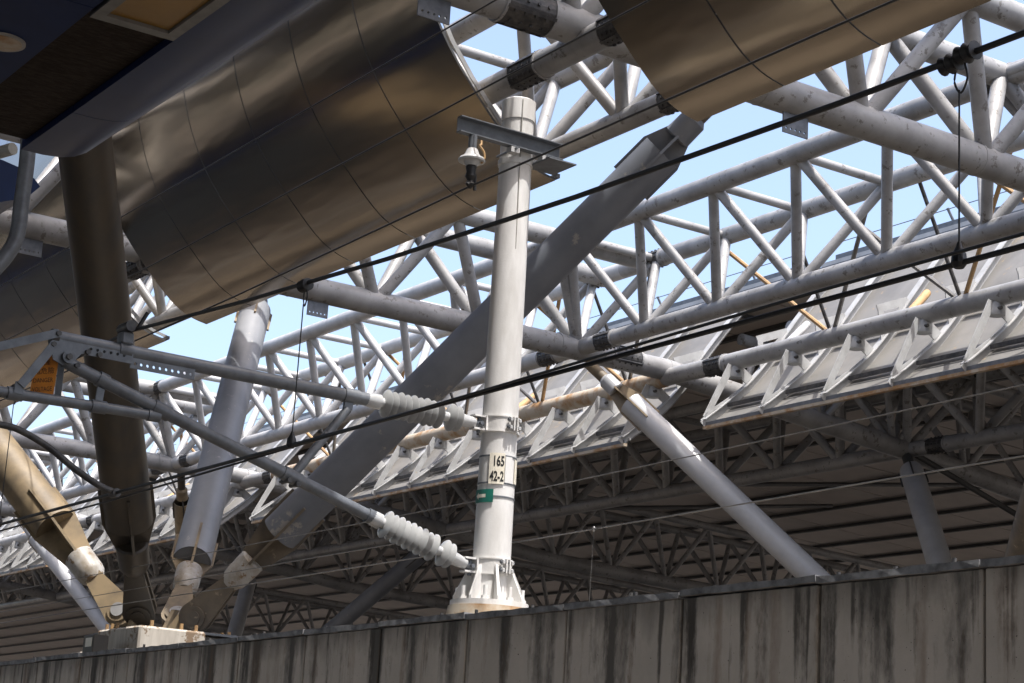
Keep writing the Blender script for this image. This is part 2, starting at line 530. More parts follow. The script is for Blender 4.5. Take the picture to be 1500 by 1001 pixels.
def pier(x, y, label, group=None):
    o = thing('concrete_pier', label, 'pier', (x, y, -2.9), group)
    box('shaft', (x - 0.74, y - 1.1, -2.9), (x + 0.95, y + 1.15, 1.90), PIERM, o, 0.03)
    box('plinth', (x - 0.80, y - 1.30, 1.2), (x + 0.10, y + 0.05, 2.14), PIERM, o, 0.025)
    box('cap_plate', (x - 0.5, y - 0.95, 2.14), (x + 0.75, y + 0.95, 2.17), GALV, o)
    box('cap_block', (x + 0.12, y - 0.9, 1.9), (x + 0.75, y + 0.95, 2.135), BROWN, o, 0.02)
    for (bx_, by_) in ((-0.70, -0.35), (-0.70, -0.18), (-0.70, -0.01), (-0.2, -1.2), (0.0, -1.2), (-0.6, -1.2), (0.65, -0.8), (0.65, -0.6)):
        tube('anchor_bolt', (x + bx_, y + by_, 2.13), (x + bx_, y + by_, 2.22), 0.024, RUST, o, 8)
    for ang in (30, 150, 210, 330):
        c, s_ = math.cos(math.radians(ang)), math.sin(math.radians(ang))
        p = V((x, y, 2.165))
        n = V((-s_, c, 0)) * 0.03
        h = V((c, s_, 0))
        pts = [p + h * 0.08 - n, p + h * 0.62 - n, p + h * 0.50 + V((0, 0, 0.36)) - n, p + h * 0.30 + V((0, 0, 0.36)) - n]
        extrude_poly('clevis_plate', pts, n * 2, OCHRE, o)
    return o

BX, BY, BZ = 10.3, 23.77, 2.40
pier(BX, BY, 'stained concrete pier block rising behind the wall under the four raking struts')
def tb(sx, sy, x=BX, y=BY):
    return (x + 0.40 * sx, y + 0.30 * sy, BZ + 0.02)
tree_strut('raking_strut', tb(1, -1), (XA, 17.42, ZB - 0.16), 0.262, 'thick blotchy grey strut raking up right, passing behind the white mast', STRUT, DULL, t0=0.165, t1=0.885, topm=STRUT)
tree_strut('raking_strut', tb(1, 1), (XA, 30.11, ZB - 0.16), 0.268, 'grey strut with open tube end, sunlit near its top under the bronze cladding edge', STRUTC, OCHRE, t0=0.135, t1=0.905)
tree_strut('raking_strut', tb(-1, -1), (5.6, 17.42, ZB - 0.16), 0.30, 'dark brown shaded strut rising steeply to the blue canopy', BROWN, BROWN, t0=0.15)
tree_strut('raking_strut', tb(-1, 1), (6.23, 30.11, ZB - 0.16), 0.29, 'ochre dusty strut leaning off the left edge of the picture', OCHRE, OCHRE, t0=0.175)

jb = thing('junction_box', 'small dark box with a white sticker left of the pier on the wall top', 'box', (9.1, 22.9, 1.7))
box('case', (9.02, 22.72, 1.66), (9.22, 23.05, 1.99), BROWN, jb, 0.01)
box('sticker', (9.014, 22.76, 1.84), (9.0185, 22.96, 1.95), PLATE, jb)
box('stand', (9.06, 22.78, -2.9), (9.18, 22.98, 1.66), DARKGREY, jb)

# second row of trees behind the wall
X2 = 25.8
pier(X2, 23.77, 'concrete pier hidden low behind the wall under the sunlit pale struts at right', 'piers of the second row')
pier(X2, 55.54, 'concrete pier low behind the wall at left under the far pale struts', 'piers of the second row')
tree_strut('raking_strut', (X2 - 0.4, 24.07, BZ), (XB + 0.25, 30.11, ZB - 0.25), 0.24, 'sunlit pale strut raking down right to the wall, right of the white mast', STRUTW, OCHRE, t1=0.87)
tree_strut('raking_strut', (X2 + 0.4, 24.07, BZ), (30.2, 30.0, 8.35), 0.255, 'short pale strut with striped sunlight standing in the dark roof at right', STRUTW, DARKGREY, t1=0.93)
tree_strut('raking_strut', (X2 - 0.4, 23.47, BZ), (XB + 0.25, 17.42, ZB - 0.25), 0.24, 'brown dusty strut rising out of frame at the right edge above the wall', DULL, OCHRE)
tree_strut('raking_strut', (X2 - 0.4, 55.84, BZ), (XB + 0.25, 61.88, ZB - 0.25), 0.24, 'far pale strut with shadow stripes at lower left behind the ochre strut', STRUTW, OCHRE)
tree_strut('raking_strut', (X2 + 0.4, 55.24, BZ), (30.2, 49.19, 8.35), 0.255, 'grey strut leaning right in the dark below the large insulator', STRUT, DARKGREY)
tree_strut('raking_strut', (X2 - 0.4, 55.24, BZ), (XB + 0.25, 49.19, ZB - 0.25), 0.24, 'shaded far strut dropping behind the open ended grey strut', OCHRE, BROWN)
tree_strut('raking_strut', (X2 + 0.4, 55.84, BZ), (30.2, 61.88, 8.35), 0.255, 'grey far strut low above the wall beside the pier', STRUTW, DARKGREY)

def long_truss(i, x, zb, zt, label, m, rl=0.165, ru=0.17, rw=0.092, group=None, spl=True):
    """three-chord longitudinal truss of one bay: one lower and two upper chords, Warren webs, ties"""
    y0, y1, n = FR[i], FR[i + 1], NP[i]
    o = thing('roof_truss', label, 'truss', (x, y0, zb), group)
    tube('lower_chord', (x, y0, zb), (x, y1, zb), rl, m, o, 20)
    for s in (-1, 1):
        tube('upper_chord', (x + s * HW, y0, zt), (x + s * HW, y1, zt), ru, m, o, 20)
    st = (y1 - y0) / n
    for k in range(n):
        yu = y0 + (k + 0.5) * st
        for s in (-1, 1):
            for e in (0, 1):
                tube('web', (x, y0 + (k + e) * st, zb), (x + s * HW, yu, zt), rw, m, o, 12)
        tube('tie', (x - HW, yu, zt), (x + HW, yu, zt), rw * 0.85, m, o, 12)
    if spl:
        for yy in (y0 + 0.95, y1 - 0.95):
            splice((x, yy - 0.25, zb), (x, yy + 0.25, zb), rl, o)
            for s in (-1, 1):
                splice((x + s * HW, yy - 0.3, zt), (x + s * HW, yy + 0.2, zt), ru, o)
    return o
names = {0: 'top right corner bay', 1: 'bay right of the mast', 2: 'bay left of the mast', 3: 'second bay left of mast', 4: 'third bay left of mast', 5: 'farthest bay at left'}
for i in (0, 1, 2):
    long_truss(i, XA, ZB, ZT, 'grey tubular truss above the bronze cladding edge, ' + names[i], STEEL, 0.155, 0.16, 0.092, 'trusses above the bronze cladding')
for i in (0, 1, 2, 3, 4, 5):
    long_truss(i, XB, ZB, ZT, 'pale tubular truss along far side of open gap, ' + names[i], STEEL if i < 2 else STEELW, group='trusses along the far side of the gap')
for i in (1, 2, 3, 4, 5):
    long_truss(i, 30.3, 8.52, 10.2, 'shaded tubular truss under the dark ceiling, ' + names[i], STEEL, 0.17, 0.14, 0.10, 'shaded trusses under the dark ceiling', spl=(i == 1))
def holed_plate(p, parent, w=0.42, h=0.30):
    out = [(-w / 2, 0), (w / 2, 0), (w / 2, -h), (-w / 2, -h)]
    holes = [circ(-w / 2 + w * (q + 0.75) / 5.5, -h * 0.78, 0.016, 8) for q in range(5)]
    link('hanger_plate', plate_mesh(out, holes, 0.02, GALV), parent, frame_xz(V(p)))

def cross_truss(i, label):
    """transverse frame: round bottom chord with two upper chords across the gap, bent down under the far roof"""
    y = FR[i]
    o = thing('cross_truss', label, 'truss', (XA, y, ZB), 'transverse trusses across the gap')
    rb, ru, rw = 0.225, 0.19, 0.115
    tube('bottom_chord', (4.2, y, ZB), (18.8, y, ZB), rb, STEEL, o, 24)
    tube('bottom_chord', (18.8, y, ZB), (23.5, y, ZB - 0.04), rb * 0.98, STEEL, o, 24)
    path = [(23.5, ZB - 0.04), (30.3, 8.52), (34.0, 8.1), (48.0, 7.6), (60.0, 7.2)]
    for a, b in zip(path, path[1:]):
        tube('bottom_chord', (a[0], y, a[1]), (b[0], y, b[1]), rb * 0.98, STEEL, o, 20)
    for s in (-1, 1):
        tube('upper_chord', (4.2, y + s * TW, ZT), (XB + HW + 0.1, y + s * TW, ZT), ru, STEEL, o, 20)
        tube('upper_chord', (26.1, y + s * TW, 10.4), (60, y + s * TW, 8.9), 0.13, STEEL, o, 14)
    st = (XB - XA) / 3
    for k in range(-3, 3):
        xu = XA + (k + 0.5) * st
        for s in (-1, 1):
            for e in (0, 1):
                tube('web', (XA + (k + e) * st, y, ZB), (xu, y + s * TW, ZT), rw, STEEL, o, 14)
        tube('tie', (xu, y - TW, ZT), (xu, y + TW, ZT), rw * 0.8, STEEL, o, 12)
    for k in range(15):
        x0 = 25.5 + k * 2.2
        zb = lambda x: 8.97 - (x - 23.5) * 0.066 if x < 30.3 else max(8.52 - (x - 30.3) * 0.114, 8.1 - (x - 34) * 0.036)
        zt = lambda x: 10.4 - (x - 26.1) * 0.0442
        for s in (-1, 1):
            tube('web', (x0, y, zb(x0)), (x0 + 1.1, y + s * TW, zt(x0 + 1.1)), 0.08, STEEL, o, 10)
            tube('web', (x0 + 2.2, y, zb(x0 + 2.2)), (x0 + 1.1, y + s * TW, zt(x0 + 1.1)), 0.08, STEEL, o, 10)
    for x in (XA - 0.55, XA + 0.55, 18.8, XB - 0.5):
        tube('weld_collar', (x - 0.015, y, ZB), (x + 0.015, y, ZB), rb * 1.025, STEEL, o, 24)
    for x in (15.5, 10.1):
        holed_plate((x, y - 0.02, ZB - rb + 0.04), o, 0.42, 0.31)
    for x in (11.3, 22.4):
        splice((x - 0.33, y, ZB), (x + 0.33, y, ZB), rb, o)
    return o
cross_truss(1, 'heavy grey cross beam truss emerging from the top right bronze cladding')
cross_truss(2, 'heavy grey cross beam truss crossing behind the white mast at mid height')
cross_truss(3, 'heavy grey cross beam truss behind the dark brown strut at far left')
cross_truss(4, 'far grey cross beam truss low at the left edge')
cross_truss(5, 'farthest grey cross beam truss above the left end of the wall')

# ------------------------------------------------------------------ bronze belly cladding
prof = smooth_path([(13.05, 0, 7.95), (12.72, 0, 8.03), (12.36, 0, 8.24), (11.8, 0, 8.78), (11.36, 0, 9.30), (11.08, 0, 9.78), (10.88, 0, 10.3), (10.79, 0, 10.8), (10.85, 0, 11.8), (11.2, 0, 12.7)], 4)
def belly(ya, yb, n, label, fr0, fr1):
    o = thing('bronze_cladding', label, 'cladding', (13.05, ya, 7.95), 'bronze cladding sections')
    w = (yb - ya) / n
    for k in range(n):
        bm = bmesh.new()
        tilt = random.uniform(-0.006, 0.006)
        sh = random.uniform(-0.006, 0.006)
        rows = []
        for j, p in enumerate(prof):
            tn = (prof[min(j + 1, len(prof) - 1)] - prof[max(j - 1, 0)]).normalized()
            nn = V((-tn.z, 0, tn.x))
            if nn.x > 0 and nn.z > 0:
                nn = -nn
            row = []
            for q in range(5):
                f = q / 4
                yy = ya + k * w + 0.013 + f * (w - 0.026)
                bul = 0.004 * math.sin(math.pi * f) + tilt * (f - 0.5) + sh * 0.5
                row.append((p + V((0, yy, 0)) - nn * bul, p + V((0, yy, 0)) + nn * 0.0 + V((tn.z, 0, -tn.x)) * -0.03))
            rows.append(row)
        f1 = [[bm.verts.new(a) for a, b in r] for r in rows]
        f2 = [[bm.verts.new(b) for a, b in r] for r in rows]
        R, C = len(rows), 5
        for j in range(R - 1):
            for q in range(C - 1):
                bm.faces.new((f1[j][q], f1[j][q + 1], f1[j + 1][q + 1], f1[j + 1][q]))
                bm.faces.new((f2[j][q], f2[j + 1][q], f2[j + 1][q + 1], f2[j][q + 1]))
            bm.faces.new((f1[j][0], f1[j + 1][0], f2[j + 1][0], f2[j][0]))
            bm.faces.new((f1[j][-1], f2[j][-1], f2[j + 1][-1], f1[j + 1][-1]))
        for q in range(C - 1):
            bm.faces.new((f1[0][q], f2[0][q], f2[0][q + 1], f1[0][q + 1]))
            bm.faces.new((f1[-1][q], f1[-1][q + 1], f2[-1][q + 1], f2[-1][q]))
        pm = finish(bm, BRONZE, True, 40)
        pm.materials.append(DARKGREY)
        for pf in pm.polygons:
            if abs(pf.normal.y) > 0.9:
                pf.material_index = 1
        link('panel', pm, o)
        if k:
            # backing strip behind the joint, stopping short of the lower edge
            bm = bmesh.new()
            a = []
            for j, p in enumerate(prof[2:]):
                tn = (prof[min(j + 3, len(prof) - 1)] - prof[j + 1]).normalized()
                off = V((-tn.z, 0, tn.x)) * -0.055 if (-tn.z) < 0 else V((-tn.z, 0, tn.x)) * 0.055
                off = V((abs(tn.z), 0, abs(tn.x))) * 0.05
                a.append((bm.verts.new(p + off + V((0, ya + k * w - 0.05, 0))), bm.verts.new(p + off + V((0, ya + k * w + 0.05, 0)))))
            for u, v in zip(a, a[1:]):
                bm.faces.new((u[0], u[1], v[1], v[0]))
            link('joint_strip', finish(bm, DARKGREY), o)
            for j in (10, 22):
                p = prof[j]
                tube('fixing', p + V((-0.012, ya + k * w, -0.012)), p + V((0.03, ya + k * w, 0.03)), 0.014, STEELW, o, 8)
    # ribs and hanging pipe on the gap side
    tube('support_pipe', (12.16, fr0 + 0.001, 8.97), (12.16, fr1 - 0.001, 8.97), 0.17, STEEL, o, 18)
    splice((12.16, ya - 0.9, 8.97), (12.16, ya - 0.35, 8.97), 0.17, o)
    splice((12.16, yb + 0.2, 8.97), (12.16, min(fr1, yb + 0.6), 8.97), 0.17, o)
    box('edge_rail', (13.06, ya, 7.965), (13.11, yb, 8.02), GALV, o)
    for k in range(n + 1):
        yy = ya + 0.03 + (yb - ya - 0.06) * k / n
        pts = [(p.x + 0.035, yy, p.z + 0.035) for p in prof[1:-4:3]]
        pts2 = [(p.x + 0.085, yy, p.z + 0.07) for p in reversed(prof[1:-4:3])]
        extrude_poly('rib', [V(p) for p in pts + pts2], (0, 0.02, 0), RIBM, o)
    return o
belly(19.12, 29.36, 6, 'large bronze curved cladding section hanging over the left half of the picture', FR[1], FR[2])
belly(3.0, 16.32, 9, 'bronze curved cladding section in the top right corner', FR[0], FR[1])
belly(31.0, 48.3, 10, 'dim bronze curved cladding section behind the dark brown strut at far left', FR[2], FR[3])

# ------------------------------------------------------------------ ribbed panels on the far side of the gap
RIBH = 0.15
MX = 35.68
def mir(p):
    return V((MX - p.x, 0, p.z - 0.28))
rprof = smooth_path([(22.68, 0, 7.64), (23.04, 0, 7.92), (23.35, 0, 8.18), (23.70, 0, 8.48), (23.97, 0, 8.76), (24.34, 0, 9.2), (24.77, 0, 9.8), (25.40, 0, 10.6), (25.83, 0, 11.1)], 3)
rprof = [p + V((0.10, 0, -0.10)) for p in rprof]
_rib = {}
def rib_parts():
    """meshes of one rib bay, in the XZ plane at Y = 0"""
    if _rib:
        return _rib
    P = rprof
    def nrm(j):
        t = (P[min(j + 1, len(P) - 1)] - P[max(j - 1, 0)]).normalized()
        return V((-t.z, 0, t.x)), t
    # web and flange of the curved rib
    bm = bmesh.new()
    prev = None
    for j, p in enumerate(P):
        n, t = nrm(j)
        q = [bm.verts.new(p + n * h + V((0, yy, 0))) for h, yy in ((0.0, -0.012), (0.135, -0.012), (0.135, -0.08), (0.15, -0.08), (0.15, 0.08), (0.135, 0.08), (0.135, 0.012), (0.0, 0.012))]
        if prev:
            for k in range(8):
                bm.faces.new((prev[k], prev[(k + 1) % 8], q[(k + 1) % 8], q[k]))
        else:
            bm.faces.new(q)
        prev = q
    bm.faces.new(list(reversed(prev)))
    _rib['rib'] = finish(bm, RIBM)
    # triangular bracket from the pipe to the foot, with a real opening
    a = (23.44, 8.78)
    foot = (P[0].x - 0.03, P[0].z + 0.17)
    j2 = min(range(len(P)), key=lambda j: abs(P[j].x - 24.0))
    n, t = nrm(j2)
    e = P[j2] + n * 0.148
    jm = min(range(len(P)), key=lambda j: abs(P[j].x - 23.3))
    nm, _ = nrm(jm)
    md = P[jm] + nm * 0.148
    out = [(a[0] - 0.12, a[1] + 0.06), foot, (md.x, md.z), (e.x, e.z), (a[0] + 0.12, a[1] + 0.06)]
    cx = sum(p[0] for p in out) / 5
    cz = sum(p[1] for p in out) / 5 - 0.02
    hole0 = [((p[0] - cx) * 0.70 + cx + 0.01, (p[1] - cz) * 0.64 + cz - 0.035) for p in out]
    hole = []
    for i in range(5):
        p, q, r = hole0[i - 1], hole0[i], hole0[(i + 1) % 5]
        for f in (0.16, 0.05):
            hole.append((q[0] + (p[0] - q[0]) * f, q[1] + (p[1] - q[1]) * f))
        hole.append((q[0] + (r[0] - q[0]) * 0.05, q[1] + (r[1] - q[1]) * 0.05))
        hole.append((q[0] + (r[0] - q[0]) * 0.16, q[1] + (r[1] - q[1]) * 0.16))
    _rib['bracket'] = plate_mesh(out, [hole], 0.022, RIBM)
    # flanges along both legs of the bracket
    def leg(p, q, w=0.065):
        bm = bmesh.new()
        d = V((q[0] - p[0], 0, q[1] - p[1]))
        L = d.length
        mw = M.Translation(((p[0] + q[0]) / 2, 0, (p[1] + q[1]) / 2)) @ d.to_track_quat('Z', 'Y').to_matrix().to_4x4() @ M.Diagonal((0.016, w, L, 1))
        bmesh.ops.create_cube(bm, size=1, matrix=mw)
        return finish(bm, RIBM)
    _rib['flange'] = leg((out[0][0] - 0.02, out[0][1]), (foot[0] - 0.03, foot[1]))
    _rib['flange2'] = leg((out[4][0] + 0.02, out[4][1]), (out[3][0] + 0.02, out[3][1]), 0.065)
    _rib['foot'] = leg((foot[0] - 0.06, foot[1] - 0.16), (foot[0] + 0.14, foot[1] + 0.10), 0.16)
    # upper triangular stiffener above the pipe
    j3 = min(range(len(P)), key=lambda j: abs(P[j].z - 9.65))
    n3, _ = nrm(j3)
    u = P[j3] + n3 * 0.148
    j4 = min(range(len(P)), key=lambda j: abs(P[j].z - 8.75))
    n4, _ = nrm(j4)
    l_ = P[j4] + n4 * 0.148
    tri = [(23.98, 9.48), (l_.x, l_.z), (u.x, u.z)]
    c = (sum(p[0] for p in tri) / 3, sum(p[1] for p in tri) / 3)
    h0 = [((p[0] - c[0]) * 0.5 + c[0], (p[1] - c[1]) * 0.5 + c[1]) for p in tri]
    _rib['stiff'] = plate_mesh(tri, [h0], 0.022, RIBM)
    _rib['flange3'] = leg((tri[0][0] - 0.02, tri[0][1]), (tri[2][0] - 0.02, tri[2][1]), 0.09)
    # lug: collar half-round under the pipe
    _rib['lug'] = lathe_mesh([(0.02, 0.0), (0.14, 0.0), (0.15, 0.05), (0.10, 0.22), (0.02, 0.22)], RIBM, 16)
    return _rib
def rib_band(ya, yb, n, label, pipe_m, f0, f1):
    o = thing('ribbed_panel_band', label, 'roof panel', (22.6, ya, 7.6), 'ribbed panel bands along the gap')
    w = (yb - ya) / n
    rp = rib_parts()
    FX = frame_xz(V((0, 0, 0)))
    for k in range(n + 1):
        yy = ya + k * w
        T = M.Translation((0, yy, 0))
        link('rib', rp['rib'], o, T)
        link('bracket', rp['bracket'], o, T @ FX)
        link('bracket_flange', rp['flange'], o, T)
        link('bracket_flange', rp['flange2'], o, T)
        link('foot_plate', rp['foot'], o, T)
        link('stiffener', rp['stiff'], o, T @ FX)
        link('stiffener_flange', rp['flange3'], o, T)
        link('pipe_lug', rp['lug'], o, M.Translation((23.46, yy, 8.60)))
        tube('lug_bolt', (23.40, yy - 0.05, 8.70), (23.40, yy - 0.17, 8.70), 0.03, DARKST, o, 8)
    me = None
    for k in range(n):
        y0, y1 = ya + k * w + 0.006, ya + (k + 1) * w - 0.006
        if me is None:
            bm = bmesh.new()
            prev = None
            for j, p in enumerate(rprof):
                t = (rprof[min(j + 1, len(rprof) - 1)] - rprof[max(j - 1, 0)]).normalized()
                nn = V((-t.z, 0, t.x))
                q = [bm.verts.new(p + V((0, 0, 0)) - nn * 0.002), bm.verts.new(p + V((0, y1 - y0, 0)) - nn * 0.002), bm.verts.new(p + V((0, y1 - y0, 0)) - nn * 0.03), bm.verts.new(p - nn * 0.03)]
                if prev:
                    for c in range(4):
                        bm.faces.new((prev[c], prev[(c + 1) % 4], q[(c + 1) % 4], q[c]))
                else:
                    bm.faces.new(q)
                prev = q
            bm.faces.new(list(reversed(prev)))
            me = finish(bm, SKINM, True, 40)
        link('skin_panel', me, o, M.Translation((0, y0, 0)))
        for j in (5, 15):
            if j < len(rprof):
                p = rprof[j]
                box('stringer', (p.x - 0.10, y0 + 0.10, p.z + 0.02), (p.x - 0.02, y1 - 0.10, p.z + 0.07), GALV, o)
                if j == 5:
                    box('stringer', (p.x - 0.16, y0 + 0.10, p.z - 0.02), (p.x - 0.12, y1 - 0.10, p.z + 0.05), DARKST, o)
    f = rprof[0]
    box('edge_rail', (f.x - 0.05, ya - 0.05, f.z - 0.06), (f.x + 0.04, yb + 0.05, f.z - 0.005), RUSTPIPE, o)
    box('edge_rail', (f.x - 0.03, ya - 0.05, f.z + 0.005), (f.x + 0.02, yb + 0.05, f.z + 0.07), GALV, o)
    box('edge_rail', (f.x + 0.10, ya - 0.05, f.z + 0.08), (f.x + 0.13, yb + 0.05, f.z + 0.12), RIBM, o)
    tube('support_pipe', (23.5, max(f0, ya - 0.9), 8.95), (23.5, yb + 0.6, 8.95), 0.175, pipe_m, o, 20)
    tube('pipe_end', (23.5, f1 - 0.001, 8.97), (23.5, yb + 0.6, 8.95), 0.174, STEEL, o, 20)
    if ya - 0.9 > f0:
        tube('pipe_end', (23.5, f0 + 0.001, 8.97), (23.5, ya - 0.9, 8.95), 0.174, STEEL, o, 20)
    splice((23.5, yb + 0.35, 8.95), (23.5, yb + 0.85, 8.95), 0.178, o)
    
    # hangers from the truss and stained bracing rods
    k = 0
    yy = ya + 0.9
    while yy < yb:
        tube('hanger_rod', (23.5, yy, 8.95), (22.40, yy, ZT), 0.035, DARKST, o, 8)
        tube('brace_rod', (23.5, yy, 8.98), (22.40, yy + 2.1, ZT), 0.042, RUST if k % 2 == 0 else WIRE, o, 8)
        tube('brace_rod', (23.5, yy, 8.98), (22.40, yy - 2.1, ZT), 0.042, WIRE if k % 2 == 0 else RUST, o, 8)
        tube('brace_strut', (23.5, yy + 1.3, 9.0), (24.60, yy + 1.9, 9.75), 0.075, RUST if k % 2 else STEELW, o, 10)
        yy += 3.17
        k += 1
    # eave rails on top
    for q, (x, z, h) in enumerate(((25.88, 11.18, 0.10), (26.08, 11.38, 0.07), (26.36, 11.58, 0.10), (26.75, 11.83, 0.12))):
        box('eave_rail', (x, ya - 0.8, z), (x + 0.10, yb + 0.8, z + h), GALV if q % 2 else STEELW, o)
    for q in range(n):
        yy = ya + (q + 0.5) * w
        box('eave_bracket', (25.88, yy, 11.02), (26.8, yy + 0.03, 11.17), GALV, o)
        if q % 2 == 0:
            tube('safety_post', (26.8, yy, 11.94), (26.68, yy + 0.05, 12.2), 0.03, GALV, o, 8)
    tube('safety_line', (26.69, ya - 0.6, 12.18), (26.69, yb + 0.6, 12.18), 0.010, WIRE, o, 6)
    return o
rib_band(-0.5, 15.2, 10, 'sunlit ribbed panel band of the nearest bay beyond the right edge', STEEL, FR[0], FR[1])
rib_band(18.0, 27.88, 6, 'sunlit ribbed panel band with triangular brackets right of the white mast', STEEL, FR[1], FR[2])
rib_band(30.45, 46.9, 10, 'sunlit ribbed panel band with a rusty pipe, left of and behind the white mast', RUSTPIPE, FR[2], FR[3])
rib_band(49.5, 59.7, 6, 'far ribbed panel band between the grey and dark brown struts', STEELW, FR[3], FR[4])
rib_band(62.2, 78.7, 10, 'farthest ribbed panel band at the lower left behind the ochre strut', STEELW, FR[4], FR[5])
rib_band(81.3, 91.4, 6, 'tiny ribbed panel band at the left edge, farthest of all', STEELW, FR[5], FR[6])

# ------------------------------------------------------------------ dark roof beyond the ribbed panels
roof = thing('station_roof', 'dark station roof with brownish ceiling sheets and black purlins at lower right', 'roof', (40, 40, 11))
cz = lambda x: 11.15 - 0.0115 * (x - 25) - 0.0011 * max(0, x - 25) ** 2
xs = [26.0, 27.6, 29.6, 31.8, 34.0, 36.2, 38.4, 40.6, 42.8, 45.0, 47.2, 49.4, 51.6, 53.8, 56.0, 58.2, 60.4, 62.6]
for a, b in zip(xs, xs[1:]):
    y = -14.0
    while y < 300:
        w = 2.6 if y < 60 else 40.0
        extrude_poly('ceiling_sheet', [(a + 0.012, y + 0.035, cz(a)), (b - 0.012, y + 0.035, cz(b)), (b - 0.012, y + w - 0.035, cz(b)), (a + 0.012, y + w - 0.035, cz(a))], (0, 0, 0.03), CEIL, roof)
        y += w
    box('purlin', (a - 0.06, -14, cz(a) - 0.10), (a + 0.06, 300, cz(a) - 0.005), DARKGREY, roof)
for a, b in zip(xs, xs[1:]):
    extrude_poly('roof_deck', [(a, -14, cz(a) + 0.06), (b, -14, cz(b) + 0.06), (b, -14, cz(b) + 0.30), (a, -14, cz(a) + 0.30)], (0, 314, 0), GALV, roof)
for yy in (33.0, 39.0, 45.0):
    tube('sway_brace', (30.3, yy - 2.4, 8.5), (42.0, yy, cz(42) - 0.2), 0.06, DARKGREY, roof, 8)
for (a, b) in (((30.2, 29.7, 8.0), (36.5, 35.2, 6.0)), ((30.4, 29.9, 8.4), (38.0, 29.4, 6.0))):
    tube('sway_brace', a, b, 0.07, DARKGREY, roof, 8)

# ------------------------------------------------------------------ blue platform canopy at top left
can = thing('platform_canopy', 'dark blue rounded canopy with a yellow framed panel in the top left corner', 'canopy', (4.5, 15, 5.2))
YE = 15.0
def strip(name, prof2, y0, y1, m, th=None, smooth=True):
    bm = bmesh.new()
    A = [bm.verts.new((x, y0, z)) for x, z in prof2]
    B = [bm.verts.new((x, y1, z)) for x, z in prof2]
    n = len(A)
    for i in range(n):
        bm.faces.new((A[i], A[(i + 1) % n], B[(i + 1) % n], B[i]))
    bm.faces.new(A)
    bm.faces.new(list(reversed(B)))
    return link(name, finish(bm, m, smooth, 25), can)
rp_ = [(4.86, 5.2), (5.05, 5.2), (5.2, 5.215), (5.32, 5.25), (5.42, 5.31), (5.485, 5.40), (5.51, 5.50), (5.50, 5.62), (5.44, 5.74), (5.3, 5.86), (5.0, 5.95), (4.86, 5.96)]
yy = YE
first = True
while yy > -12:
    w = 1.15 if first else 4.3
    strip('curved_edge_panel', rp_, yy - w + 0.008, yy, BLUE)
    first = False
    yy -= w
yy = YE - 0.2
lp = [(-9.0, 5.2), (4.20, 5.2), (4.20, 5.96), (-9.0, 5.96)]  # soffit widened far out of view to shade the platform and ground
for w in (3.0, 4.3, 4.3, 4.3, 4.3, 4.3):
    strip('soffit_panel', lp, yy - w + 0.008, yy, BLUE2, smooth=False)
    yy -= w
box('dirty_channel', (4.205, -12, 5.26), (4.855, YE - 0.1, 5.9), DIRT, can)
py0 = 11.95
for (a, b, c, d) in ((4.23, 4.85, py0 - 0.10, py0), (4.23, 4.85, py0 - 3.3, py0 - 3.2)):
    box('panel_frame', (a, c, 5.19), (b, d, 5.258), FRAMEM, can)
for (a, b) in ((4.23, 4.31), (4.77, 4.85)):
    box('panel_frame', (a, py0 - 3.199, 5.19), (b, py0 - 0.101, 5.258), FRAMEM, can)
box('yellow_panel', (4.312, py0 - 3.198, 5.215), (4.768, py0 - 0.102, 5.255), YELLOW, can)
p = ray(2, 62)
p = p * (5.19 / p.z)
tube('downlight', (p.x, p.y, 5.185), (p.x, p.y, 5.21), 0.17, GREYTRIM, can, 28)
tube('downlight_lens', (p.x, p.y, 5.180), (p.x, p.y, 5.19), 0.145, RUSTPIPE, can, 28)

# unseen roof added over the near tracks, above the canopy: it keeps the cantilever and the wires in shade
tr = thing('added_shade_roof', 'dark flat roof added out of view over the near tracks to keep them shaded', 'roof', (0, 20, 12.3))
for q in range(14):
    yy = -42 + q * 11.0
    box('roof_sheet', (-26, yy + 0.01, 12.3), (7.75, yy + 10.99, 12.42), CEIL, tr)
    box('roof_beam', (-26, yy - 0.15, 11.9), (7.73, yy + 0.15, 12.295), DARKGREY, tr)

# second blue canopy beyond, with its steel downpipe
fin = thing('blue_canopy_tip', 'small blue pointed canopy tip at the left edge below the dark canopy', 'canopy', (6.9, 22, 7.1))
bm = bmesh.new()
sec = [(0.0, 0.0), (0.25, -0.05), (0.42, -0.14), (0.50, -0.22), (0.40, -0.34), (0.2, -0.46), (-0.1, -0.58), (-1.6, -0.8), (-15.0, -0.8), (-15.0, 0.2)]  # shell stretched out of view beyond the tip to shade the ground
A_ = [bm.verts.new((6.92 + x, 22.0, 7.44 + z)) for x, z in sec]
B_ = [bm.verts.new((6.92 + x, 75.0, 7.44 + z)) for x, z in sec]
for i in range(len(sec)):
    bm.faces.new((A_[i], A_[(i + 1) % len(sec)], B_[(i + 1) % len(sec)], B_[i]))
bm.faces.new(A_)
bm.faces.new(list(reversed(B_)))
link('shell', finish(bm, BLUE), fin)
def on_y(px, py, y):
    r = ray(px, py)
    return r * (y / r.y)
dp = smooth_path([on_y(44, 150, 18), on_y(40, 230, 18), on_y(31, 300, 18), on_y(26, 340, 18), on_y(14, 368, 18), on_y(-14, 400, 18), on_y(-50, 425, 18)], 5)
tagit(link('downpipe', sweep_mesh(dp, 0.078, GALV, 16)), 'bent galvanised downpipe at the left edge beside the blue canopy tip', 'pipe')
tagit(tube('round_lamp', on_y(-16, 228, 17.5), on_y(19, 218, 17.2), 0.06, GREYTRIM), 'short round grey lamp end poking in under the canopy at far left', 'lamp')

